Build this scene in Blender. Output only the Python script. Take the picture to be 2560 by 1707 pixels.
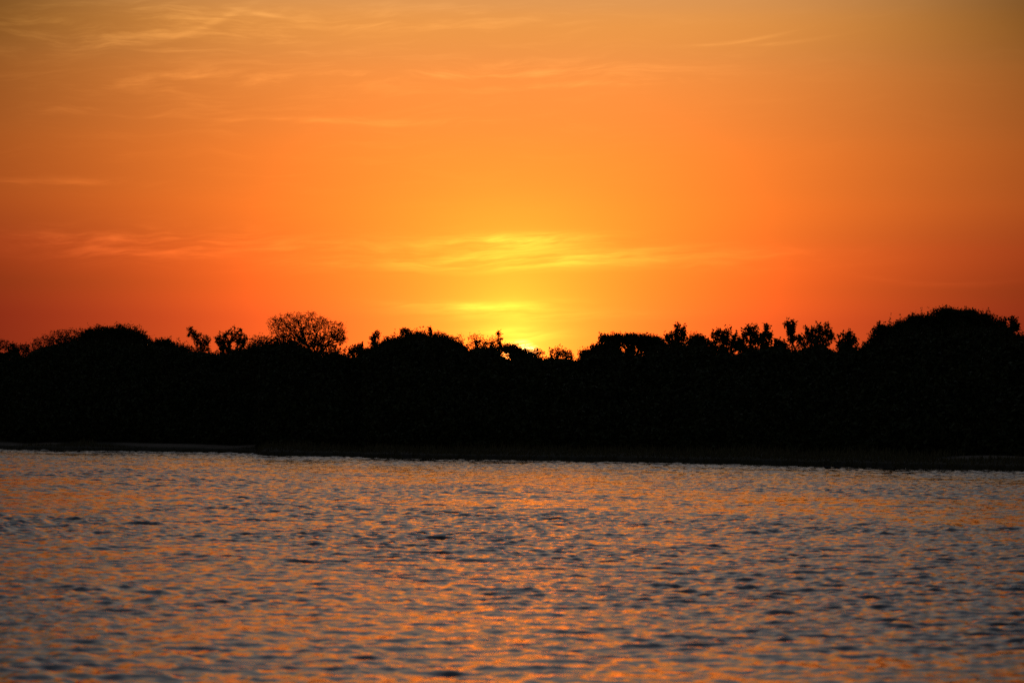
import bpy, math
import numpy as np
from mathutils import Matrix, Vector

for o in list(bpy.data.objects):
    bpy.data.objects.remove(o)
scene = bpy.context.scene
COL = scene.collection
RNG = np.random.default_rng(7)
rad = math.radians

# ------------------------------------------------------------------ camera
LENS, PITCH, ROLL, CAMH = 100.0, 1.817, 0.60, 3.0
F = 2560 * LENS / 36.0
cam_d = bpy.data.cameras.new('camera')
cam = bpy.data.objects.new('camera', cam_d)
COL.objects.link(cam)
cam_d.lens = LENS
cam_d.sensor_width = 36
cam_d.clip_start = 0.1
cam_d.clip_end = 20000
R = Matrix.Rotation(rad(90 + PITCH), 3, 'X') @ Matrix.Rotation(rad(ROLL), 3, 'Z')
cam.matrix_world = Matrix.Translation((0, 0, CAMH)) @ R.to_4x4()
cam_d.dof.use_dof = True
cam_d.dof.focus_distance = 330
cam_d.dof.aperture_fstop = 2.1
scene.camera = cam


def ray(px, py):
    """unit-depth (world y = 1) direction through a point of the 2560 x 1707 frame"""
    d = R @ Vector(((px - 1280) / F, -(py - 853.5) / F, -1))
    return d / d.y


def at(px, py, Y):
    d = ray(px, py)
    return np.array((d.x * Y, Y, CAMH + d.z * Y))


def azel(px, py):
    d = (R @ Vector(((px - 1280) / F, -(py - 853.5) / F, -1))).normalized()
    return math.degrees(math.atan2(d.x, d.y)), math.degrees(math.asin(d.z))


# ------------------------------------------------------------------ render settings
scene.render.engine = 'CYCLES'
scene.view_settings.view_transform = 'Standard'
scene.view_settings.look = 'None'
scene.view_settings.exposure = 0
scene.view_settings.gamma = 1
scene.cycles.max_bounces = 6
scene.cycles.use_denoising = False
scene.cycles.sample_clamp_indirect = 6

# ------------------------------------------------------------------ sky
SUN_AZ, SUN_EL = azel(1302, 889)
world = bpy.data.worlds.new('World')
scene.world = world
world.use_nodes = True
NT = world.node_tree
NT.nodes.clear()


class N:
    """small expression helper over a node tree"""
    def __init__(s, nt):
        s.nt = nt

    def node(s, t, **kw):
        n = s.nt.nodes.new(t)
        for k, v in kw.items():
            setattr(n, k, v)
        return n

    def put(s, sock, v):
        if isinstance(v, bpy.types.NodeSocket):
            s.nt.links.new(v, sock)
        else:
            sock.default_value = v

    def m(s, op, a, b=0.0, c=0.0, clamp=False):
        n = s.node('ShaderNodeMath', operation=op, use_clamp=clamp)
        s.put(n.inputs[0], a)
        s.put(n.inputs[1], b)
        s.put(n.inputs[2], c)
        return n.outputs[0]

    def v(s, op, a, b=None, scale=None):
        n = s.node('ShaderNodeVectorMath', operation=op)
        s.put(n.inputs[0], a)
        if b is not None:
            s.put(n.inputs[1], b)
        if scale is not None:
            s.put(n.inputs['Scale'], scale)
        return n.outputs[0]

    def xyz(s, x, y, z):
        n = s.node('ShaderNodeCombineXYZ')
        for i, q in enumerate((x, y, z)):
            s.put(n.inputs[i], q)
        return n.outputs[0]

    def ramp(s, fac, stops, interp='CARDINAL'):
        n = s.node('ShaderNodeValToRGB')
        r = n.color_ramp
        r.interpolation = interp
        while len(r.elements) < len(stops):
            r.elements.new(0.5)
        for e, (p, c) in zip(r.elements, stops):
            e.position = p
        for e, (p, c) in zip(r.elements, stops):
            e.position = p
            e.color = (*c, 1)
        s.put(n.inputs[0], fac)
        return n.outputs[0]

    def noise(s, vec, scale=1.0, detail=6.0, rough=0.5, dist=0.0):
        n = s.node('ShaderNodeTexNoise')
        s.put(n.inputs['Vector'], vec)
        n.inputs['Scale'].default_value = scale
        n.inputs['Detail'].default_value = detail
        n.inputs['Roughness'].default_value = rough
        n.inputs['Distortion'].default_value = dist
        return n.outputs[0]

    def smooth(s, x, a, b):
        n = s.node('ShaderNodeMapRange', interpolation_type='SMOOTHSTEP')
        s.put(n.inputs[0], x)
        n.inputs[1].default_value = a
        n.inputs[2].default_value = b
        return n.outputs[0]


w = N(NT)
tc = w.node('ShaderNodeTexCoord')
sep = w.node('ShaderNodeSeparateXYZ')
NT.links.new(tc.outputs['Generated'], sep.inputs[0])
X, Y, Z = sep.outputs
EL = w.m('MULTIPLY', w.m('ARCSINE', Z), 57.29578)
AZ = w.m('MULTIPLY', w.m('ARCTAN2', X, Y), 57.29578)
DAZ = w.m('SUBTRACT', AZ, SUN_AZ)
ELC = w.m('MAXIMUM', EL, 0.0)
S = w.m('POWER', w.m('DIVIDE', ELC, 90.0), 0.5)


def P(el):
    return math.sqrt(el / 90)


# measured brightness of the sunset sky: (elevation, colour above the sun, loss 10 degrees to the side, shape of that loss)
TABLE = [(0.0, (3.8, .60, .045), (3.0, 3.6, 2.1), .8), (2.25, (4.4, .70, .052), (2.9, 3.35, 1.9), .8), (2.85, (3.9, .60, .043), (2.75, 2.9, 1.75), .9),
         (3.7, (2.47, .499, .0384), (1.98, 2.34, 1.35), 1.0), (4.67, (1.76, .388, .0368), (1.5, 1.62, 1.08), 1.2),
         (5.87, (1.26, .314, .0436), (1.23, 1.25, 1.06), 1.6), (7.32, (.937, .301, .061), (1.18, 1.18, 1.25), 2.2),
         (8.53, (.76, .314, .0853), (1.45, 1.45, 1.6), 2.9), (12, (.345, .253, .195), (.62, .5, .42), 2.2),
         (20, (.245, .235, .24), (.5, .45, .4), 2.0), (35, (.125, .14, .18), (.3, .25, .2), 1.6), (90, (.035, .045, .062), (0, 0, 0), 1.0)]
glow = w.v('SCALE', w.ramp(S, [(P(e), tuple(q / 6 for q in c)) for e, c, k, p in TABLE]), scale=6.0)
loss = w.v('SCALE', w.ramp(S, [(P(e), tuple(q / 4 for q in k)) for e, c, k, p in TABLE], 'LINEAR'), scale=4.0)
pws = w.ramp(S, [(P(e), (p / 4, p / 4, p / 4)) for e, c, k, p in TABLE], 'LINEAR')
pw = w.m('MULTIPLY', pws, 4.0)
GLOW_AZ = azel(1280, 880)[0]
DG = w.m('SUBTRACT', AZ, GLOW_AZ)
adz = w.m('SUBTRACT', w.m('SQRT', w.m('ADD', w.m('MULTIPLY', DG, DG), 0.6)), 0.7746)
dn = w.m('SMOOTH_MIN', w.m('DIVIDE', adz, 10.0), 1.4, .12)
pwd = w.m('MULTIPLY', w.m('POWER', dn, pw), -1.0)
lx = w.node('ShaderNodeSeparateXYZ')
NT.links.new(loss, lx.inputs[0])
fall = w.xyz(*[w.m('EXPONENT', w.m('MULTIPLY', lx.outputs[i], pwd)) for i in range(3)])
# the side of the sky away from the sunset is darker still
back = w.m('SUBTRACT', 1.0, w.m('MULTIPLY', w.smooth(w.m('ABSOLUTE', DG), 20, 120), 0.72))
base = w.v('SCALE', w.v('MULTIPLY', glow, fall), scale=back)

# cirrus wisps: soft patches of streaky noise at their places in the sky
CLOUDS = [  # frame x, y, half length, half height, strength, tilt, kind (0 streaky, 1 feathery)
    (1300, 603, 170, 17, 1.4, .03, 0), (1260, 652, 380, 19, 1.05, .03, 0), (1560, 636, 230, 22, .40, .03, 0), (960, 625, 260, 30, .38, .03, 1),
    (1210, 770, 160, 14, 1.05, .03, 0), (1370, 792, 220, 10, .45, .02, 0), (1290, 835, 110, 16, .8, .0, 0), (380, 612, 260, 34, .85, .03, 1), (90, 596, 150, 20, .4, .03, 1),
    (430, 203, 200, 20, .60, .04, 1), (300, 75, 330, 55, .62, .05, 1), (965, 309, 95, 7, .38, .0, 2), (760, 301, 260, 5, .16, .0, 2), (1080, 764, 110, 7, .35, .02, 2), (1250, 182, 420, 22, .35, .04, 1),
    (1840, 106, 100, 4, .36, .13, 2), (1970, 108, 80, 4, .34, .10, 2), (120, 455, 170, 9, .45, .03, 1), (1860, 650, 250, 25, .32, .03, 1), (1570, 206, 260, 8, .40, .06, 1),
    (200, 265, 220, 12, .35, .05, 1), (780, 300, 350, 9, .25, .0, 1), (2380, 712, 160, 6, .22, .0, 2), (1150, 45, 300, 25, .22, .06, 1),
    (530, 58, 70, 8, .45, .45, 2), (650, 35, 60, 6, .6, -.15, 2)]
masks = [None, None, None]
for (cx, cy, hx, hy, a, tl_, kd) in CLOUDS:
    ca, ce = azel(cx, cy)
    k = F * math.pi / 180
    du = w.m('SUBTRACT', AZ, ca)
    dx = w.m('MULTIPLY', du, k / hx)
    bow = w.m('MULTIPLY', w.m('MULTIPLY', du, du), -.05 if kd == 2 else 0.0)
    dy = w.m('MULTIPLY', w.m('SUBTRACT', w.m('ADD', w.m('ADD', EL, bow), w.m('MULTIPLY', du, -tl_)), ce), k / hy)
    g = w.m('EXPONENT', w.m('MULTIPLY', w.m('ADD', w.m('MULTIPLY', dx, dx), w.m('MULTIPLY', dy, dy)), -0.8))
    g = w.m('MULTIPLY', g, a)
    masks[kd] = g if masks[kd] is None else w.m('ADD', masks[kd], g)
vv = w.m('ADD', EL, w.m('MULTIPLY', AZ, -0.05))
wob = w.noise(w.xyz(w.m('MULTIPLY', AZ, .35), w.m('MULTIPLY', vv, .9), 3.0), 1.0, 3.0, .5)
vv2 = w.m('ADD', vv, w.m('MULTIPLY', wob, .55))
vv3 = w.m('ADD', vv, w.m('MULTIPLY', wob, .8))
st1 = w.noise(w.xyz(w.m('MULTIPLY', AZ, .34), w.m('MULTIPLY', vv2, 4.4), 0.0), 1.0, 10.0, .62, .35)
st2 = w.noise(w.xyz(w.m('MULTIPLY', AZ, .9), w.m('MULTIPLY', vv2, 12.0), 7.0), 1.0, 6.0, .6, .25)
st3 = w.noise(w.xyz(w.m('MULTIPLY', AZ, .55), w.m('MULTIPLY', vv3, 4.6), 11.0), 1.0, 11.0, .62, .2)
streak = w.m('ADD', w.m('MULTIPLY', w.smooth(st1, .36, .74), .95), w.m('MULTIPLY', w.smooth(st2, .40, .75), .30))
feather = w.m('ADD', w.m('MULTIPLY', w.smooth(st3, .40, .74), 1.0), w.m('MULTIPLY', w.smooth(st2, .46, .8), .22))
fine = w.m('ADD', .3, w.m('MULTIPLY', w.smooth(st2, .35, .7), .55))
thin = w.m('MULTIPLY', w.smooth(st3, .46, .80), w.m('MULTIPLY', w.smooth(EL, 3.0, 7.5), w.m('ADD', .05, w.m('MULTIPLY', w.smooth(DG, 4.0, -6.0), .13))))
cl = w.m('ADD', w.m('ADD', w.m('MULTIPLY', masks[0], streak), w.m('MULTIPLY', masks[1], feather)), w.m('ADD', w.m('MULTIPLY', masks[2], fine), thin))
tint = w.v('ADD', w.v('SCALE', (0.62, 0.80, 0.95), scale=cl), (1, 1, 1))
base = w.v('MULTIPLY', base, tint)

# the sun itself, low behind the tree tops, seen through thin streaks of cloud
ex = w.m('MULTIPLY', DAZ, 0.8)
ey = w.m('SUBTRACT', EL, SUN_EL)
sd = w.m('SQRT', w.m('ADD', w.m('MULTIPLY', ex, ex), w.m('MULTIPLY', ey, ey)))
halo = w.m('EXPONENT', w.m('MULTIPLY', sd, -3.2))
core = w.m('SUBTRACT', 1.0, w.smooth(sd, .16, .36))
corec = w.m('MULTIPLY', core, w.m('ADD', .08, w.m('MULTIPLY', w.smooth(st2, .44, .68), .8)))
base = w.v('ADD', base, w.v('SCALE', (2.2, .50, .06), scale=halo))
base = w.v('ADD', base, w.v('SCALE', (9.0, 5.0, 1.25), scale=corec))

sky = w.node('ShaderNodeTexSky', sky_type='NISHITA')
sky.sun_disc = False
sky.sun_elevation = rad(SUN_EL)
sky.sun_rotation = rad(SUN_AZ)
sky.altitude = 300
sky.air_density = 1.5
sky.dust_density = 4.0
hi = w.smooth(EL, 6.0, 30.0)
skyc = w.v('SCALE', w.v('SCALE', sky.outputs[0], scale=0.03), scale=hi)
col = w.v('ADD', base, skyc)
bg = w.node('ShaderNodeBackground')
NT.links.new(col, bg.inputs[0])
bg.inputs[1].default_value = 1.0
out = w.node('ShaderNodeOutputWorld')
NT.links.new(bg.outputs[0], out.inputs[0])

sun_d = bpy.data.lights.new('sun', 'SUN')
sun_d.energy = 2.0
sun_d.angle = rad(0.53)
sun_d.color = (1.0, .42, .12)
sun = bpy.data.objects.new('sun', sun_d)
COL.objects.link(sun)
sdir = Vector((math.sin(rad(SUN_AZ)) * math.cos(rad(SUN_EL)), math.cos(rad(SUN_AZ)) * math.cos(rad(SUN_EL)), math.sin(rad(SUN_EL))))
sun.rotation_euler = (-sdir).to_track_quat('-Z', 'Y').to_euler()
sun.location = (0, 200, 60)


# ------------------------------------------------------------------ helpers
def mesh_obj(name, verts, faces, mat, parent=None, smooth=False):
    me = bpy.data.meshes.new(name)
    verts = np.asarray(verts, dtype=np.float32)
    faces = np.asarray(faces, dtype=np.int32)
    k = faces.shape[1]
    me.vertices.add(len(verts))
    me.vertices.foreach_set('co', verts.ravel())
    me.loops.add(faces.size)
    me.loops.foreach_set('vertex_index', faces.ravel())
    me.polygons.add(len(faces))
    me.polygons.foreach_set('loop_start', np.arange(0, faces.size, k, dtype=np.int32))
    me.polygons.foreach_set('loop_total', np.full(len(faces), k, dtype=np.int32))
    me.polygons.foreach_set('use_smooth', np.full(len(faces), smooth))
    me.materials.append(mat)
    me.update(calc_edges=True)
    me.validate()
    o = bpy.data.objects.new(name, me)
    COL.objects.link(o)
    if parent is not None:
        o.parent = parent
    return o


def thing(name, label, cat, loc, group=None):
    o = bpy.data.objects.new(name, None)
    COL.objects.link(o)
    o.empty_display_size = 0.5
    o.location = loc
    o['label'] = label
    o['category'] = cat
    if group:
        o['group'] = group
    return o


def principled(name):
    m = bpy.data.materials.new(name)
    m.use_nodes = True
    n = N(m.node_tree)
    b = m.node_tree.nodes['Principled BSDF']
    return m, n, b


# ------------------------------------------------------------------ materials
def leaf_mat(name, dark, light):
    m, n, b = principled(name)
    g = n.node('ShaderNodeNewGeometry')
    c = n.ramp(g.outputs['Random Per Island'], [(0, dark), (.6, light), (1, tuple(q * 1.25 for q in light))], 'LINEAR')
    n.put(b.inputs['Base Color'], c)
    b.inputs['Roughness'].default_value = .65
    b.inputs['Specular IOR Level'].default_value = .04
    return m


M_LEAF = leaf_mat('leaf_green', (.020, .030, .009), (.040, .058, .018))
M_LEAF2 = leaf_mat('leaf_olive', (.026, .032, .011), (.050, .058, .022))
M_GRASS = leaf_mat('grass_dry', (.080, .078, .034), (.14, .125, .060))
M_BARK, n_, b_ = principled('bark')
tcb = n_.node('ShaderNodeTexCoord')
nz = n_.noise(tcb.outputs['Object'], 6.0, 6.0, .6)
n_.put(b_.inputs['Base Color'], n_.ramp(nz, [(.3, (.035, .025, .017)), (.7, (.10, .078, .055))], 'LINEAR'))
b_.inputs['Roughness'].default_value = .9

M_BIRD, n_, b_ = principled('dark_plumage')
tcb = n_.node('ShaderNodeTexCoord')
nz = n_.noise(tcb.outputs['Object'], 18.0, 4.0, .6)
n_.put(b_.inputs['Base Color'], n_.ramp(nz, [(.35, (.012, .010, .009)), (.7, (.05, .040, .030))], 'LINEAR'))
b_.inputs['Roughness'].default_value = .6
M_BILL, n_, b_ = principled('bill_horn')
tcb = n_.node('ShaderNodeTexCoord')
nz = n_.noise(tcb.outputs['Object'], 30.0, 2.0, .5)
n_.put(b_.inputs['Base Color'], n_.ramp(nz, [(.3, (.05, .035, .02)), (.7, (.10, .06, .03))], 'LINEAR'))

# ------------------------------------------------------------------ shoreline
SHORE = [(-40, 1121.5), (0, 1122), (70, 1124.5), (140, 1125.5), (250, 1127.5), (420, 1130), (560, 1132.5), (638, 1134.5),
         (648, 1138.5), (760, 1141), (900, 1143), (912, 1145.2), (1100, 1148), (1280, 1150.5), (1500, 1154), (1700, 1158),
         (1900, 1163), (2040, 1166), (2200, 1169.5), (2330, 1172), (2420, 1174.5), (2560, 1178), (2600, 1179)]


def water_hit(px, py):
    d = ray(px, py)
    t = -CAMH / d.z
    return (d.x * t, t)


sp = np.array([water_hit(*p) for p in SHORE])
x0, y0 = sp[0]
x1, y1 = sp[-1]
ext_l = [(x0 - 1400, y0 + 420), (x0 - 700, y0 + 330), (x0 - 300, y0 + 210), (x0 - 100, y0 + 88), (x0 - 30, y0 + 30)]
ext_r = [(x1 + 12, y1 - 11), (x1 + 45, y1 - 32), (x1 + 120, y1 - 62), (x1 + 400, y1 - 95), (x1 + 1400, y1 - 110)]
shx = np.array([p[0] for p in ext_l] + list(sp[:, 0]) + [p[0] for p in ext_r])
shy = np.array([p[1] for p in ext_l] + list(sp[:, 1]) + [p[1] for p in ext_r])


def shore_y(x):
    return np.interp(x, shx, shy)


def vnoise(x, y, seed):
    """cheap smooth noise: a few crossed sines with random phases, about -1..1"""
    r = np.random.default_rng(seed)
    v = 0
    for i in range(7):
        a, p = r.uniform(0, 6.283, 2)
        f = r.uniform(.5, 1.7)
        v = v + np.sin((x * math.cos(a) + y * math.sin(a)) * f + p)
    return v / 3.2


def bank_pt(px, s_):
    y = float(np.interp(px, [p[0] for p in SHORE], sp[:, 1])) + s_ / .72
    return ray(px, 1100).x * y, y


SANDS = [(*bank_pt(440, 7), 15, 6), (*bank_pt(600, 6), 9, 4), (*bank_pt(40, 7), 12, 5), (*bank_pt(2490, 9), 6, 4)]


def sand_at(x, y):
    s = 0 * x
    for (cx, cy, rx, ry) in SANDS:
        u = (x - cx) * .7071 - (y - cy) * .7071      # along the bank
        v = (x - cx) * .7071 + (y - cy) * .7071
        s = np.maximum(s, np.exp(-((u / rx) ** 2 + (v / ry) ** 2) * 1.2))
    return s


def ground_h(x, y):
    s = (y - shore_y(x)) * .72
    scarp = .45 * np.clip(s / .9, 0, 1)
    rise = .75 * np.clip((s - .6) / 11, 0, 1) ** .8 + .9 * np.clip((s - 10) / 40, 0, 1)
    z = np.where(s < 0, np.maximum(s * .35, -2.2), scarp + rise)
    return z + np.where(s > 0, 1, 0) * np.clip(s / 6, 0, 1) * (.12 * vnoise(x * .35, y * .35, 3) + .25 * vnoise(x * .05, y * .05, 4))


gx = np.concatenate([-np.geomspace(1500, 110, 26), np.linspace(-105, 85, 420), np.geomspace(90, 1500, 26)])
gs = np.concatenate([[-60, -25, -10, -5, -2.5, -1.2, -.5], np.linspace(0, 3, 13), np.linspace(3.4, 30, 50), np.geomspace(32, 2500, 40)]) / .72
GX, GS = np.meshgrid(gx, gs)
GY = shore_y(GX) + GS + np.where(np.abs(GS) < 30, 1, 0) * .35 * vnoise(GX * 1.1, GX * .3, 5)
GZ = ground_h(GX, GY)
nr, nc = GX.shape
idx = np.arange(nr * nc).reshape(nr, nc)
quads = np.stack([idx[:-1, :-1], idx[:-1, 1:], idx[1:, 1:], idx[1:, :-1]], -1).reshape(-1, 4)
M_GROUND, n_, b_ = principled('bank_soil_and_sand')
at_ = n_.node('ShaderNodeAttribute', attribute_name='sand')
tcg = n_.node('ShaderNodeTexCoord')
n1 = n_.noise(tcg.outputs['Object'], .8, 8.0, .6)
n2 = n_.noise(tcg.outputs['Object'], .15, 4.0, .5)
soil = n_.ramp(n1, [(.3, (.022, .020, .012)), (.7, (.060, .050, .030))], 'LINEAR')
sandc = n_.ramp(n1, [(.3, (.09, .067, .048)), (.7, (.15, .115, .082))], 'LINEAR')
mk = n_.smooth(n_.m('ADD', at_.outputs['Fac'], n_.m('MULTIPLY', n_.m('SUBTRACT', n2, .5), .5)), .38, .60)
mx = n_.node('ShaderNodeMix', data_type='RGBA')
n_.put(mx.inputs[0], mk)
n_.put(mx.inputs[6], soil)
n_.put(mx.inputs[7], sandc)
n_.put(b_.inputs['Base Color'], mx.outputs[2])
b_.inputs['Roughness'].default_value = .95
b_.inputs['Specular IOR Level'].default_value = .1
ground = mesh_obj('ground', np.stack([GX, GY, GZ], -1).reshape(-1, 3), quads, M_GROUND, smooth=True)
ground['kind'] = 'structure'
ground['label'] = 'low earth river bank with pale sand patches under the dark trees'
sa = ground.data.attributes.new('sand', 'FLOAT', 'POINT')
s_in = (GY - shore_y(GX)) * .72
sa.data.foreach_set('value', (sand_at(GX, GY) * np.clip((s_in - .8) / .8, 0, 1)).astype(np.float32).ravel())

# ------------------------------------------------------------------ water
rows = [-300, -120, -50, -20, -8, 0, 6]
d = 9.0
while d < 455:
    rows.append(d)
    d += .25 if d < 27 else min(max(.07, .0014 * d), .17)
rows += [480, 520, 600, 700, 850]
rows = np.array(rows)
tl = np.linspace(-.235, .235, 640)
tside = np.concatenate([np.linspace(.24, .40, 60), np.geomspace(.42, 4, 24)])
tt = np.concatenate([-tside[::-1], tl, tside])
WY, WT = np.meshgrid(rows, tt, indexing='ij')
WX = (np.maximum(WY, 9.0) * WT)
dyr = np.gradient(rows)[:, None]
dxr = np.maximum(np.abs(rows), 9)[:, None] * np.gradient(tt)[None, :]
print('water verts', WX.size, len(rows))
WZ = np.zeros_like(WX)
wr = np.random.default_rng(21)
PATCH = np.clip(.95 + .34 * vnoise(WX * .10 + 2, WY * .075, 31) + .34 * vnoise(WX * .30, WY * .28, 32), .62, 1.75)
lee = np.clip((78 - WY) / 42, 0, 1)
PATCH *= 1 - .34 * lee * lee * (3 - 2 * lee)          # calmer water in the lee near the viewer
for qx, qy in ((2068, 1170), (2093, 1170.8)):
    dx_, dy_ = water_hit(qx, qy)
    PATCH *= 1 - .15 * np.exp(-((WX - dx_) / 5) ** 2 - ((WY - dy_ + 8) / 16) ** 2)   # quiet water by the bank where the ducks swim
WARP = [vnoise(WX * q, WY * q, 40 + i) for i, q in enumerate((1.1, .55, .27))]
WAVE = .071
lams = np.geomspace(.20, 4.5, 60)
for lam in lams:
    th = wr.normal(math.radians(76), math.radians(47))      # travel direction; the wind comes up river
    k = 2 * math.pi / lam
    kx, ky = k * math.cos(th), k * math.sin(th)
    ph = wr.uniform(0, 6.283)
    slope = WAVE * (1.0 if lam < .55 else (.55 / lam) ** .95)
    a = slope / k
    att = np.clip((2 * math.pi / np.maximum(abs(kx) * dxr, abs(ky) * dyr) - 2.6) / 2.2, 0, 1)
    wp = WARP[0] * .25 if lam < .6 else (WARP[1] * .5 if lam < 1.6 else WARP[2] * .9)
    q = kx * WX + ky * WY + ph + 2.2 * wp / .5
    WZ += a * att * np.sin(q + .3 * np.sin(q))
WZ *= PATCH
idx = np.arange(WX.size).reshape(WX.shape)
quads = np.stack([idx[:-1, :-1], idx[:-1, 1:], idx[1:, 1:], idx[1:, :-1]], -1).reshape(-1, 4)


def wave_z(x, y):
    i = int(np.argmin(np.abs(rows - y)))
    j = int(np.argmin(np.abs(WX[i] - x)))
    return float(WZ[max(0, i - 3):i + 4, max(0, j - 3):j + 4].max())


M_WATER, n_, b_ = principled('river_water')
b_.inputs['Base Color'].default_value = (.012, .013, .012, 1)
b_.inputs['Roughness'].default_value = .04
b_.inputs['IOR'].default_value = 1.333
tcw = n_.node('ShaderNodeTexCoord')
big = n_.noise(n_.v('MULTIPLY', tcw.outputs['Object'], (.11, .06, 0)), 1.0, 3.0, .5)
r1 = n_.noise(n_.v('MULTIPLY', tcw.outputs['Object'], (3.2, 2.4, 0)), 1.0, 4.0, .55, .3)
r2 = n_.noise(n_.v('MULTIPLY', tcw.outputs['Object'], (1.1, .8, 0)), 1.0, 2.0, .5, .3)
amp = n_.smooth(big, .30, .62)
h = n_.m('MULTIPLY', n_.m('ADD', n_.m('MULTIPLY', r1, .028), n_.m('MULTIPLY', r2, .03)), n_.m('ADD', .35, amp))
bp = n_.node('ShaderNodeBump')
bp.inputs['Strength'].default_value = 1.0
bp.inputs['Distance'].default_value = 1.0
n_.put(bp.inputs['Height'], h)
n_.put(b_.inputs['Normal'], bp.outputs[0])
water = mesh_obj('water', np.stack([WX, WY, WZ], -1).reshape(-1, 3), quads, M_WATER, smooth=True)
water['kind'] = 'structure'
water['label'] = 'rippled river water reflecting the orange sunset sky'


# ------------------------------------------------------------------ foliage and wood
def leaf_cards(c, L, rng, up=0.0, wide=.5):
    """diamond leaves: one bent quad each, random directions"""
    n = len(c)
    u = rng.normal(size=(n, 3))
    u[:, 2] += up
    u /= np.linalg.norm(u, axis=1, keepdims=True)
    v = np.cross(u, rng.normal(size=(n, 3)))
    v /= np.linalg.norm(v, axis=1, keepdims=True) + 1e-9
    nn = np.cross(u, v)
    l = (L * rng.uniform(.65, 1.35, n))[:, None]
    b = c - u * l * .5
    t = c + u * l * .5 - nn * l * .12
    s1 = c + v * l * wide * .5 + nn * l * .05
    s2 = c - v * l * wide * .5 + nn * l * .05
    V = np.stack([b, s1, t, s2], 1).reshape(-1, 3)
    return V


def quads_for(V):
    return np.arange(len(V)).reshape(-1, 4)


def ball(n, rng, shell=0.0):
    p = rng.normal(size=(n, 3))
    p /= np.linalg.norm(p, axis=1, keepdims=True)
    r = rng.uniform(shell ** 3, 1, n) ** (1 / 3)
    return p * r[:, None]


class Wood:
    def __init__(s):
        s.V, s.Fc, s.n = [], [], 0

    def tube(s, pts, r0, r1, sides=6):
        pts = np.asarray(pts, float)
        m = len(pts)
        tang = np.gradient(pts, axis=0)
        tang /= np.linalg.norm(tang, axis=1, keepdims=True) + 1e-9
        ref = np.array((.31, .87, .1))
        a = np.cross(tang, ref)
        a /= np.linalg.norm(a, axis=1, keepdims=True) + 1e-9
        b = np.cross(tang, a)
        rr = np.linspace(r0, r1, m)
        ang = np.arange(sides) * 2 * math.pi / sides
        ring = pts[:, None] + rr[:, None, None] * (a[:, None] * np.cos(ang)[None, :, None] + b[:, None] * np.sin(ang)[None, :, None])
        base = s.n
        s.V.append(ring.reshape(-1, 3))
        s.n += m * sides
        for i in range(m - 1):
            for j in range(sides):
                k = (j + 1) % sides
                s.Fc.append((base + i * sides + j, base + i * sides + k, base + (i + 1) * sides + k, base + (i + 1) * sides + j))

    def limb(s, p, q, r0, r1, rng, bend=.12, m=6, sides=6, lift=.0):
        p, q = np.asarray(p, float), np.asarray(q, float)
        t = np.linspace(0, 1, m)[:, None]
        L = np.linalg.norm(q - p)
        off = rng.normal(size=3) * L * bend
        off2 = rng.normal(size=3) * L * bend * .5
        pts = p + (q - p) * t + np.sin(t * math.pi) * off + np.sin(t * 2 * math.pi) * off2 + np.sin(t * math.pi) * np.array((0, 0, lift * L))
        s.tube(pts, r0, r1, sides)
        return pts

    def build(s, name, parent, origin):
        return mesh_obj(name, np.concatenate(s.V) - origin, s.Fc, M_BARK, parent, smooth=True)


def shore_dist(px):
    return np.interp(px, [p[0] for p in SHORE], sp[:, 1])


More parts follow.
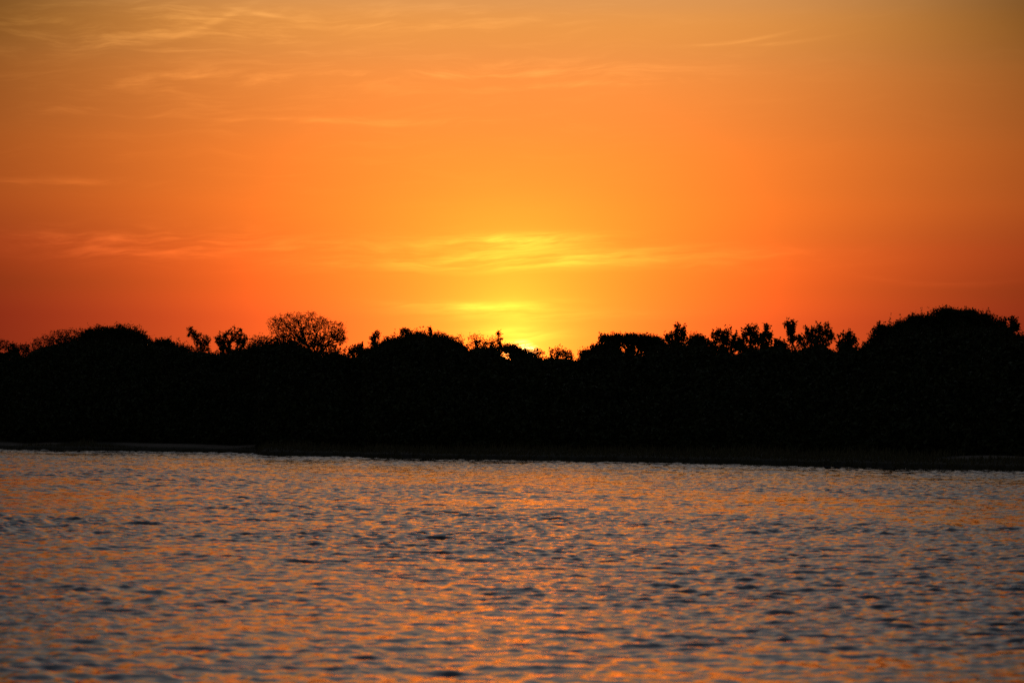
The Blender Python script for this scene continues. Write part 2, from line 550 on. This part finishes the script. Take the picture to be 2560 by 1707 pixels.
def tree(name, label, cat, tpx, setb, clumps, style, tr=.22, group='trees on the river bank skyline', mat=None, stems=1):
    """clumps: (frame x, frame y, half width, half height) of each leafy mass; the tree stands setb metres behind the waterline"""
    rng = np.random.default_rng(int(tpx * 13 + setb + 5000))
    Yd = float(shore_dist(tpx)) + setb / .72
    sc = Yd / F
    b = at(tpx, 1000, Yd)
    gz = float(ground_h(np.array(b[0]), np.array(b[1])))
    base = np.array((b[0], b[1], gz))
    root = thing(name, label, cat, base, group)
    wood = Wood()
    lv = []
    top = min(c[1] - c[3] for c in clumps)
    low = max(c[1] + c[3] for c in clumps)
    if style == 'loose' and 'lollipop' not in name and len(clumps) > 2:
        xs_ = [c[0] - c[2] for c in clumps] + [c[0] + c[2] for c in clumps]
        clumps = list(clumps) + [((min(xs_) + max(xs_)) / 2, low + 2, (max(xs_) - min(xs_)) * .40, 13)]
    fork = at(tpx + rng.uniform(-4, 4), low + 4, Yd)
    hfork = max(fork[2], gz + 1.5)
    fork[2] = hfork
    tp = wood.limb(base - np.array((0, 0, .3)), fork, tr * 1.5, tr, rng, .03, 8, 8)
    for (cx, cy, rx, ry) in clumps:
        Yc = Yd + rng.uniform(-.35, .35) * rx * sc
        c = at(cx, cy, Yc)
        R3 = np.array((rx * sc, max(rx, ry) * sc * .85, ry * sc))
        A = math.pi * R3[0] * R3[2]
        lp = wood.limb(fork, c - np.array((0, 0, R3[2] * .5)), tr * .75, tr * .28, rng, .10, 7, 6)
        ends = []
        nb = int(4 + A * {'dense': .5, 'loose': 1.1, 'feathery': 1.6, 'sprig': 3}[style])
        for _ in range(nb):
            e = c + ball(1, rng, .55)[0] * R3 * (.9, .9, .92)
            st = lp[rng.integers(3, 7)]
            wood.limb(st, e, tr * .22 + .02, .016, rng, .12, 5, 4)
            ends.append(e)
        ends = np.array(ends)
        if style == 'dense':
            inner = c + ball(int(A * 60) + 20, rng, .2) * R3 * .80
            lv.append(leaf_cards(inner, .62, rng, 0, .6))
            k = int(A * 22) + 14
            bl = ball(k, rng, .74)
            bump = 1 + .12 * np.sin(bl[:, :1] * 5.1 + bl[:, 2:] * 3.7 + tpx) + .07 * np.sin(bl[:, :1] * 11 - bl[:, 1:2] * 7 + cx)
            cc = c + bl * R3 * rng.uniform(.88, 1.07, (k, 1)) * bump
            ks = int(A * 1.6) + 4
            sb = ball(ks, rng, .95)
            sb[:, 2] = np.abs(sb[:, 2])
            sdir = sb * .6 + rng.normal(size=(ks, 3)) * .25 + np.array((0, 0, .5))
            sdir /= np.linalg.norm(sdir, axis=1, keepdims=True)
            sln = np.clip(.25 + rng.exponential(.42, ks), 0, 1.7) * min(1, R3[2] / 1.2)
            sp_ = (c + sb * R3 * .97)[:, None] + sdir[:, None] * (sln[:, None] * rng.uniform(0, 1, (ks, 12)))[..., None]
            lv.append(leaf_cards(sp_.reshape(-1, 3) + rng.normal(size=(ks * 12, 3)) * .07, .22, rng, .5))
            m = 16
            p = np.repeat(cc, m, 0) + rng.normal(size=(k * m, 3)) * .20
            lv.append(leaf_cards(p, .27, rng, .5))
        elif style == 'loose':
            k = int(A * 3.6) + 6
            cc = np.concatenate([ends, c + ball(k, rng, .3) * R3 * rng.uniform(.72, 1.12, (k, 1))])
            m = 15
            dirs = (cc - c) / R3 * .45 + rng.normal(size=(len(cc), 3)) * .22 + np.array((0, 0, .75))
            dirs /= np.linalg.norm(dirs, axis=1, keepdims=True)
            sl = rng.uniform(.35, 1.0, len(cc))
            tpos = rng.uniform(-.5, .5, (len(cc), m))
            p = (cc[:, None] + dirs[:, None] * (sl[:, None] * tpos)[..., None]).reshape(-1, 3) + rng.normal(size=(len(cc) * m, 3)) * .13
            lv.append(leaf_cards(p, .33, rng, .5, .55))
            for q, dq, sq in zip(cc[len(ends):], dirs[len(ends):], sl[len(ends):]):
                j = np.argmin(np.linalg.norm(ends - q, axis=1))
                wood.limb(ends[j], q - dq * sq * .5, .024, .016, rng, .1, 4, 3)
                wood.tube([q - dq * sq * .5, q, q + dq * sq * .45], .016, .008, 3)
        elif style == 'feathery':
            k = int(A * 5.6) + 7
            cc = np.concatenate([ends, c + ball(k, rng, .15) * R3 * rng.uniform(.85, 1.12, (k, 1))])
            m = 10
            p = np.repeat(cc, m, 0) + rng.normal(size=(len(cc) * m, 3)) * np.array((.24, .24, .15))
            lv.append(leaf_cards(p, .21, rng, .2, .55))
            for q in cc[len(ends):]:
                j = np.argmin(np.linalg.norm(ends - q, axis=1))
                wood.limb(ends[j], q, .022, .012, rng, .1, 4, 3)
        else:  # sprig
            k = int(A * 14) + 5
            cc = np.concatenate([ends, c + ball(k, rng, .1) * R3])
            p = np.repeat(cc, 9, 0) + rng.normal(size=(len(cc) * 9, 3)) * .12
            lv.append(leaf_cards(p, .27, rng, .5, .5))
    V = np.concatenate(lv) - base
    mesh_obj('crown', V, quads_for(V), mat or M_LEAF, root)
    wood.build('trunk', root, base)
    return root


G1 = 'trees on the river bank skyline'
tree('edge_bush', 'ragged small tree cut by the left edge of the picture', 'tree', -6, 46, [(-14, 856, 26, 20), (8, 862, 16, 14)], 'feathery', .16)
tree('low_bush', 'low ragged bush between the picture left edge and the first broad dome', 'bush', 45, 44, [(30, 872, 20, 12), (58, 874, 20, 12)], 'loose', .12)
tree('spreading_tree', 'feathery shoulder of foliage sloping up to the left dense dome', 'tree', 150, 48, [(105, 862, 38, 22), (150, 846, 42, 24), (182, 838, 34, 20), (130, 880, 60, 22), (165, 866, 48, 24)], 'feathery', .24)
tree('dome_tree', 'dense smooth domed tree, the highest mass on the far left skyline', 'tree', 285, 50,
     [(285, 848, 70, 34), (238, 852, 40, 32), (335, 858, 38, 30), (362, 874, 30, 26), (220, 876, 50, 36), (290, 890, 110, 44)], 'dense', .34)
tree('low_bush', 'low flat bush just right of the left dense dome', 'bush', 415, 46, [(412, 864, 32, 15), (450, 876, 26, 11)], 'dense', .13)
tree('sapling', 'thin leaning sapling with sparse leaves, left of the double clumped tree', 'tree', 502, 48,
     [(474, 828, 7, 14), (486, 838, 9, 12), (499, 848, 12, 14), (518, 852, 9, 12), (505, 868, 20, 12)], 'sprig', .10)
tree('clumped_tree', 'double clumped tree with a sky gap beneath, right of the leaning sapling', 'tree', 585, 48,
     [(551, 850, 13, 24), (570, 846, 18, 18), (594, 840, 20, 20), (612, 856, 14, 14), (566, 872, 20, 12)], 'loose', .20)
tree('low_bush', 'low twiggy bush at the left foot of the big open crowned tree', 'bush', 655, 45, [(645, 850, 22, 14), (672, 858, 22, 16), (640, 866, 30, 12)], 'feathery', .12)
tree('open_crown_tree', 'wide open crowned tree with lacy leaves, tallest on the left half', 'tree', 785, 52,
     [(695, 808, 28, 24), (722, 806, 28, 24), (752, 808, 26, 28), (782, 806, 32, 27), (812, 824, 30, 30), (842, 826, 26, 24), (708, 834, 30, 18),
      (756, 836, 28, 20), (806, 852, 32, 20), (848, 848, 18, 16), (792, 868, 30, 18), (738, 858, 28, 16), (770, 850, 40, 22), (826, 872, 28, 14), (700, 850, 26, 14), (855, 838, 12, 18)], 'feathery', .19)
tree('low_bush', 'small leafy bush right of the big open crowned tree', 'bush', 893, 45, [(886, 878, 16, 12), (902, 872, 13, 11)], 'loose', .10)
tree('sapling', 'short forked sapling standing before the long dense mound', 'tree', 936, 47, [(942, 838, 9, 11), (931, 846, 7, 9), (936, 860, 9, 12)], 'sprig', .08)
tree('mound_tree', 'long dense mound shaped tree in the left middle of the skyline', 'tree', 1030, 50,
     [(1042, 858, 48, 28), (990, 868, 50, 22), (945, 884, 44, 20), (1095, 862, 46, 24), (912, 896, 26, 14), (1140, 880, 34, 26), (985, 890, 70, 30), (1060, 885, 95, 34)], 'dense', .36)
tree('tuft_bush', 'loose tuft of leaves sticking out on the left top of the long mound', 'bush', 1013, 52, [(1008, 828, 9, 11), (1020, 832, 9, 10)], 'sprig', .07)
tree('bare_sprig', 'single thin upright sprig on top of the long mound', 'sapling', 1076, 52, [(1076, 825, 4, 8), (1075, 838, 5, 8)], 'sprig', .05)
tree('feathery_bush', 'feathery bush sloping down the right end of the long mound', 'tree', 1120, 47, [(1098, 842, 18, 15), (1122, 846, 18, 14), (1143, 852, 14, 13), (1125, 868, 34, 16)], 'feathery', .16)
tree('twin_top_tree', 'feathery twin topped tree just left of the sunset glow', 'tree', 1205, 47, [(1190, 848, 20, 14), (1228, 854, 20, 13), (1205, 872, 42, 20)], 'feathery', .2)
tree('tufted_sapling', 'thin sapling with one round tuft beside the brightest glow', 'sapling', 1249, 50, [(1248, 834, 5.5, 5), (1249, 852, 5, 9), (1250, 866, 9, 9)], 'sprig', .06)
tree('glowing_gap_tree', 'low dome tree right in front of the setting sun, small bright gaps in it', 'tree', 1278, 46, [(1272, 873, 24, 10), (1294, 882, 24, 10), (1232, 884, 20, 14), (1310, 892, 30, 10)], 'dense', .16)
tree('low_bush', 'low twiggy bush just right of the setting sun', 'bush', 1335, 44, [(1326, 882, 18, 12), (1348, 880, 15, 12), (1330, 894, 32, 10)], 'feathery', .12)
tree('fan_bush', 'fan shaped bush with spiky feathery sprays, right of the sun', 'bush', 1402, 46, [(1388, 880, 15, 13), (1402, 878, 13, 14), (1418, 884, 14, 12), (1402, 896, 30, 10)], 'feathery', .12)
tree('rounded_tree', 'smooth rounded tree at the right rim of the skyline dip', 'tree', 1512, 47, [(1512, 874, 34, 17), (1474, 888, 24, 14), (1520, 896, 66, 24)], 'dense', .24)
tree('flat_top_tree', 'flat topped tree with reddish sky gaps under its canopy', 'tree', 1585, 53,
     [(1512, 847, 13, 10), (1538, 849, 20, 13), (1570, 850, 26, 14), (1605, 851, 28, 15), (1638, 858, 24, 16), (1650, 876, 24, 20), (1534, 870, 16, 14), (1578, 876, 11, 12), (1622, 876, 12, 12), (1599, 869, 5, 4)], 'dense', .26)
tree('upright_tree', 'upright leafy tree standing alone above the right middle canopy', 'tree', 1692, 50, [(1694, 828, 12, 22), (1677, 842, 13, 14), (1710, 834, 9, 20), (1692, 852, 26, 14)], 'loose', .18)
tree('dome_tree', 'small dense domed tree right beside the lone upright tree', 'tree', 1745, 48, [(1743, 858, 27, 21), (1746, 884, 38, 28)], 'dense', .2)
tree('leafy_tree', 'wide see-through tree with large leaf clusters, right of the small dome', 'tree', 1815, 50,
     [(1786, 848, 16, 18), (1806, 832, 18, 16), (1828, 846, 16, 20), (1776, 862, 10, 12), (1842, 862, 12, 14), (1812, 862, 34, 16), (1800, 876, 26, 10)], 'loose', .22)
tree('leafy_tree', 'tall clump of big leaves, highest top between small dome and slim tree', 'tree', 1872, 51, [(1880, 826, 14, 19), (1862, 838, 12, 16), (1884, 850, 12, 14), (1850, 856, 12, 14), (1894, 846, 7, 14), (1866, 868, 26, 12)], 'loose', .2)
tree('slim_tree', 'slim tapering tree with side tufts between two broad leafy trees', 'tree', 1914, 48, [(1917, 826, 6, 12), (1912, 842, 12, 12), (1926, 842, 5, 6), (1914, 860, 20, 16)], 'loose', .14)
tree('low_bush', 'low leafy bush left of the lollipop shaped tree', 'bush', 1948, 45, [(1946, 858, 10, 10), (1960, 862, 7, 9), (1950, 872, 17, 10)], 'loose', .1)
tree('lollipop_tree', 'slender lollipop shaped tree with a round top on a thin stem', 'tree', 1980, 48, [(1972, 814, 9, 8), (1983, 816, 8, 11), (1976, 828, 9, 9), (1980, 846, 8, 12)], 'loose', .10)
tree('leafy_tree', 'broad leafy tree with several pointed tops right of the lollipop tree', 'tree', 2040, 50,
     [(2024, 832, 16, 20), (2046, 828, 14, 18), (2066, 830, 8, 18), (2004, 852, 14, 14), (2078, 842, 6, 14), (2040, 858, 38, 22)], 'loose', .24)
tree('leafy_tree', 'small separate rounded tree in the gap before the great right dome', 'tree', 2118, 47, [(2116, 840, 15, 13), (2130, 850, 11, 14), (2106, 858, 12, 11), (2118, 868, 24, 14)], 'loose', .16)
tree('low_bush', 'tiny bush at the foot of the great right dome', 'bush', 2153, 44, [(2148, 878, 7, 8), (2160, 876, 6, 8)], 'loose', .08)
tree('leafy_tree', 'stepped leafy tree leaning against the left flank of the great right dome', 'tree', 2192, 47,
     [(2198, 826, 14, 20), (2182, 848, 14, 18), (2208, 828, 10, 18), (2170, 866, 10, 14)], 'loose', .2)
tree('shoulder_tree', 'bushy shoulder tree between stepped leafy tree and the great right dome', 'tree', 2275, 50,
     [(2252, 822, 18, 18), (2288, 806, 26, 18), (2318, 806, 26, 20), (2226, 840, 28, 26), (2280, 850, 80, 44), (2205, 868, 34, 30)], 'dense', .3)
tree('umbrella_tree', 'great flat domed tree, the highest crown on the right skyline', 'tree', 2395, 54,
     [(2368, 788, 38, 16), (2410, 790, 44, 15), (2450, 800, 38, 17), (2476, 818, 26, 18), (2390, 826, 90, 40), (2420, 860, 120, 44), (2490, 850, 50, 34)], 'dense', .42)
tree('leafy_tree', 'two tufted leafy tree on the right flank of the great dome', 'tree', 2515, 48, [(2506, 806, 10, 14), (2532, 806, 9, 12), (2541, 818, 7, 9), (2515, 826, 24, 14)], 'loose', .2)
tree('edge_bush', 'low dense bush cut by the right edge of the picture', 'bush', 2562, 46, [(2566, 852, 28, 16), (2610, 846, 34, 20)], 'dense', .15)

# understory: the dark mass of thicket below the crowns
UTOP = [(-1400, 850), (-900, 862), (-500, 845), (-200, 866), (0, 880), (40, 876), (62, 892), (80, 878), (110, 866), (150, 858), (200, 850), (350, 858), (372, 868),
        (400, 862), (440, 866), (465, 877), (500, 877), (540, 884), (565, 885), (600, 873), (640, 862), (700, 856), (740, 858), (790, 882), (805, 885),
        (840, 876), (865, 889), (876, 893), (900, 887), (925, 877), (960, 864), (1000, 850), (1060, 845), (1120, 860), (1150, 876), (1165, 879), (1190, 866),
        (1230, 868), (1250, 886), (1265, 897), (1290, 893), (1350, 897), (1380, 893), (1420, 895), (1445, 900), (1460, 892), (1490, 882), (1540, 884), (1600, 887),
        (1640, 870), (1700, 864), (1760, 860), (1780, 878), (1830, 890), (1880, 874), (1930, 864), (1965, 872), (1990, 880), (2010, 868), (2060, 862),
        (2085, 880), (2100, 874), (2140, 872), (2152, 885), (2165, 879), (2180, 868), (2230, 847), (2300, 828), (2480, 828), (2520, 840), (2545, 847),
        (2600, 850), (2900, 838), (3200, 856), (3600, 836), (4200, 850)]
ux, uy = np.array(UTOP).T
rng = np.random.default_rng(99)
parts = []


def px_dist(px):
    e = np.array([-1500] + [p[0] for p in SHORE] + [4300])
    f = np.concatenate([[sp[0, 1] + 130], sp[:, 1], [sp[-1, 1] - 70]])
    return np.interp(px, e, f)


n = 720000
high = np.arange(n) > 510000        # extra leaves in the tops of the rear rows
px = np.where(rng.random(n) < .86, rng.uniform(-800, 3350, n), rng.uniform(-1350, 3950, n))
s = np.where(high, rng.uniform(34, 47, n), rng.uniform(11, 46, n))
t = (s - 11) / 35
Yb = px_dist(px) + s / .72
rx = np.interp(px, [-1400, 4000], [ray(-1400, 900).x, ray(4000, 900).x])
rz = np.array([ray(0, q).z for q in (800, 950)])
slope_roll = (ray(2560, 880).z - ray(0, 880).z) / 2560
zcap = CAMH + (ray(0, 0).z + (ray(0, 1000).z - ray(0, 0).z) / 1000 * np.interp(px, ux, uy) + slope_roll * px) * Yb
Xb = rx * Yb
g = ground_h(Xb, Yb)
lump = np.abs(vnoise(Xb * 3.4, Yb * 3.4, 63)) * .35 + np.abs(vnoise(Xb * 1.3, Yb * 1.3, 61)) * .5 + np.abs(vnoise(Xb * .5, Yb * .5, 62)) * .5
prof = np.clip(.18 + 1.15 * t ** .75, 0, 1)
top = g + np.maximum((zcap - g) * prof - lump * (.55 + 1.6 * (t < .7)), .6)
zz = g + (top - g) * np.where(high, rng.uniform(.45, 1, n), rng.random(n) ** .85)
parts.append(leaf_cards(np.stack([Xb, Yb, zz], -1), .58, rng, .3, .6))
ks = 2600
px = rng.uniform(-700, 3300, ks)
s = rng.uniform(38, 47, ks)
Yb = px_dist(px) + s / .72
zc = CAMH + (ray(0, 0).z + (ray(0, 1000).z - ray(0, 0).z) / 1000 * np.interp(px, ux, uy) + slope_roll * px) * Yb
rx = np.interp(px, [-1400, 4000], [ray(-1400, 900).x, ray(4000, 900).x])
q0 = np.stack([rx * Yb, Yb, zc - rng.uniform(.3, 1.2, ks)], -1)
dq = rng.normal(size=(ks, 3)) * .35 + np.array((0, 0, 1))
ln = rng.uniform(.4, 1.4, ks)
p = (q0[:, None] + dq[:, None] * (ln[:, None] * rng.uniform(0, 1, (ks, 16)))[..., None]).reshape(-1, 3) + rng.normal(size=(ks * 16, 3)) * .12
parts.append(leaf_cards(p, .30, rng, .4, .5))
V = np.concatenate(parts)
under = mesh_obj('thicket', V, quads_for(V), M_LEAF2)
under['kind'] = 'stuff'
under['label'] = 'unbroken black mass of thicket below the tree crowns along the far bank'

# grass fringe on the bank
n = 42000
px = rng.uniform(-500, 3050, n)
s = rng.gamma(1.6, 6.0, n) + .6
tuft = np.arange(n) < 9000
tc_ = rng.uniform(-200, 2800, 420)
px[:9000] = tc_[rng.integers(0, 420, 9000)] + rng.normal(size=9000) * 4
s[:9000] = np.abs(rng.normal(size=9000)) * .5 - .15
Yg = px_dist(px) + s / .72
xg = np.array([ray(p, 1000).x for p in px]) * Yg
ok = (sand_at(xg, Yg) < .28) | (tuft & (rng.random(n) < .5))
xg, Yg, s = xg[ok], Yg[ok], s[ok]
n = len(xg)
zg = ground_h(xg, Yg)
hgt = rng.uniform(.15, .6, n) * np.clip(.4 + s / 9, .4, 1.6)
lean = rng.normal(size=(n, 2)) * .22 * hgt[:, None]
wv = rng.uniform(.03, .08, n)
an = rng.uniform(0, 6.283, n)
wx, wy = np.cos(an) * wv, np.sin(an) * wv
V = np.stack([np.stack([xg - wx, Yg - wy, zg - .05], -1), np.stack([xg + wx, Yg + wy, zg - .05], -1),
              np.stack([xg + lean[:, 0] * .6 + wx * .6, Yg + lean[:, 1] * .6 + wy * .6, zg + hgt * .65], -1),
              np.stack([xg + lean[:, 0], Yg + lean[:, 1], zg + hgt], -1)], 1).reshape(-1, 3)
gr = mesh_obj('bank_grass', V, quads_for(V), M_GRASS)
gr['kind'] = 'stuff'
gr['label'] = 'dark fringe of grass growing along the top of the river bank'


# ------------------------------------------------------------------ small things at the waterline
def driftwood(label, px, py, length, rot, seed):
    x, y = water_hit(px, py)
    r_ = np.random.default_rng(seed)
    zw = wave_z(x, y)
    root = thing('driftwood', label, 'driftwood', (x, y, 0), 'driftwood caught along the waterline')
    wd = Wood()
    o = np.array((x, y, 0.0))
    dv = np.array((math.cos(rot), math.sin(rot), 0))
    wd.limb(o - dv * length * .5 + (0, 0, zw - .05), o + dv * length * .5 + (0, 0, zw + .10), .10, .05, r_, .05, 8, 7)
    wd.build('log', root, o)
    for i in range(4):
        b = Wood()
        st = o + dv * length * r_.uniform(-.35, .45) + (0, 0, zw + .05)
        b.limb(st, st + np.array((r_.normal() * .25, r_.normal() * .2, r_.uniform(.2, .5))), .035, .010, r_, .1, 5, 5)
        b.build('branch', root, o)
    return root


driftwood('snag of bare branches poking from the water at the left bank', 138, 1128.0, 1.9, .2, 5)
driftwood('low driftwood log lying in the shallows below the right bank', 2350, 1173.0, 2.6, -.3, 8)


def duck(label, px, py, yaw, tilt):
    x, y = water_hit(px, py)
    root = thing('duck', label, 'duck', (x, y, wave_z(x, y) + .02), 'pair of ducks swimming near the right bank')
    root.rotation_euler = (0, 0, yaw)
    root.scale = (1.3, 1.3, 1.3)
    # body axis along -x (head) ; spine points with radii (x, z, half width, half height)
    spine = [(.32, .105, .012, .008), (.27, .090, .045, .022), (.18, .075, .085, .060), (.06, .065, .115, .095), (-.06, .065, .115, .100), (-.15, .085, .085, .090),
             (-.20, .135, .050, .060), (-.215, .19, .034, .038), (-.225, .24, .032, .034), (-.24, .275, .042, .042), (-.265, .290, .044, .040),
             (-.295, .285, .034, .030), (-.318, .275, .020, .016)]
    sd_ = 14
    Vv, Ff = [], []
    pts = np.array([(a, 0, b) for a, b, _, _ in spine])
    tg = np.gradient(pts, axis=0)
    tg /= np.linalg.norm(tg, axis=1, keepdims=True)
    for i, (a, b, hw, hh) in enumerate(spine):
        nrm = np.array((-tg[i][2], 0, tg[i][0]))
        for j in range(sd_):
            an_ = 2 * math.pi * j / sd_
            Vv.append(pts[i] + np.array((0, 1, 0)) * hw * math.cos(an_) + nrm * hh * math.sin(an_))
    for i in range(len(spine) - 1):
        for j in range(sd_):
            k_ = (j + 1) % sd_
            Ff.append((i * sd_ + j, i * sd_ + k_, (i + 1) * sd_ + k_, (i + 1) * sd_ + j))
    e0 = len(Vv)
    Vv += [pts[0] + (.02, 0, .006), pts[-1] + (-.008, 0, 0)]
    body = mesh_obj('body', Vv, Ff, M_BIRD, root, smooth=True)
    body.rotation_euler = (0, tilt, 0)
    bl = np.array([(-.312, .015, .282), (-.312, -.015, .282), (-.312, -.015, .266), (-.312, .015, .266), (-.375, .016, .268), (-.375, -.016, .268), (-.375, -.016, .262), (-.375, .016, .262)])
    bf = [(0, 1, 2, 3), (4, 7, 6, 5), (0, 4, 5, 1), (1, 5, 6, 2), (2, 6, 7, 3), (3, 7, 4, 0)]
    bill = mesh_obj('bill', bl, bf, M_BILL, root)
    bill.rotation_euler = (0, tilt, 0)
    for sgn in (1, -1):
        wv_, wf = [], []
        for i in range(8):
            u = i / 7
            xx = -.12 + u * .36
            hw = .105 * math.sin(math.pi * min(1, u * .95 + .12)) ** .6
            for j in range(5):
                f_ = j / 4
                wv_.append((xx, sgn * (.045 + hw * (.25 + .75 * math.sin(f_ * 1.5708))) * (1 - .55 * u), .185 - .045 * u - .10 * f_ * (1 - .5 * u)))
        for i in range(7):
            for j in range(4):
                q = i * 5 + j
                wf.append((q, q + 1, q + 6, q + 5))
        wg = mesh_obj('wing', wv_, wf, M_BIRD, root, smooth=True)
        wg.rotation_euler = (0, tilt, 0)
    return root


duck('leading dark duck swimming left near the right bank', 2068, 1172.2, .15, .10)
duck('following dark duck swimming left, nearer the right end of the bank', 2093, 1172.8, .1, .14)
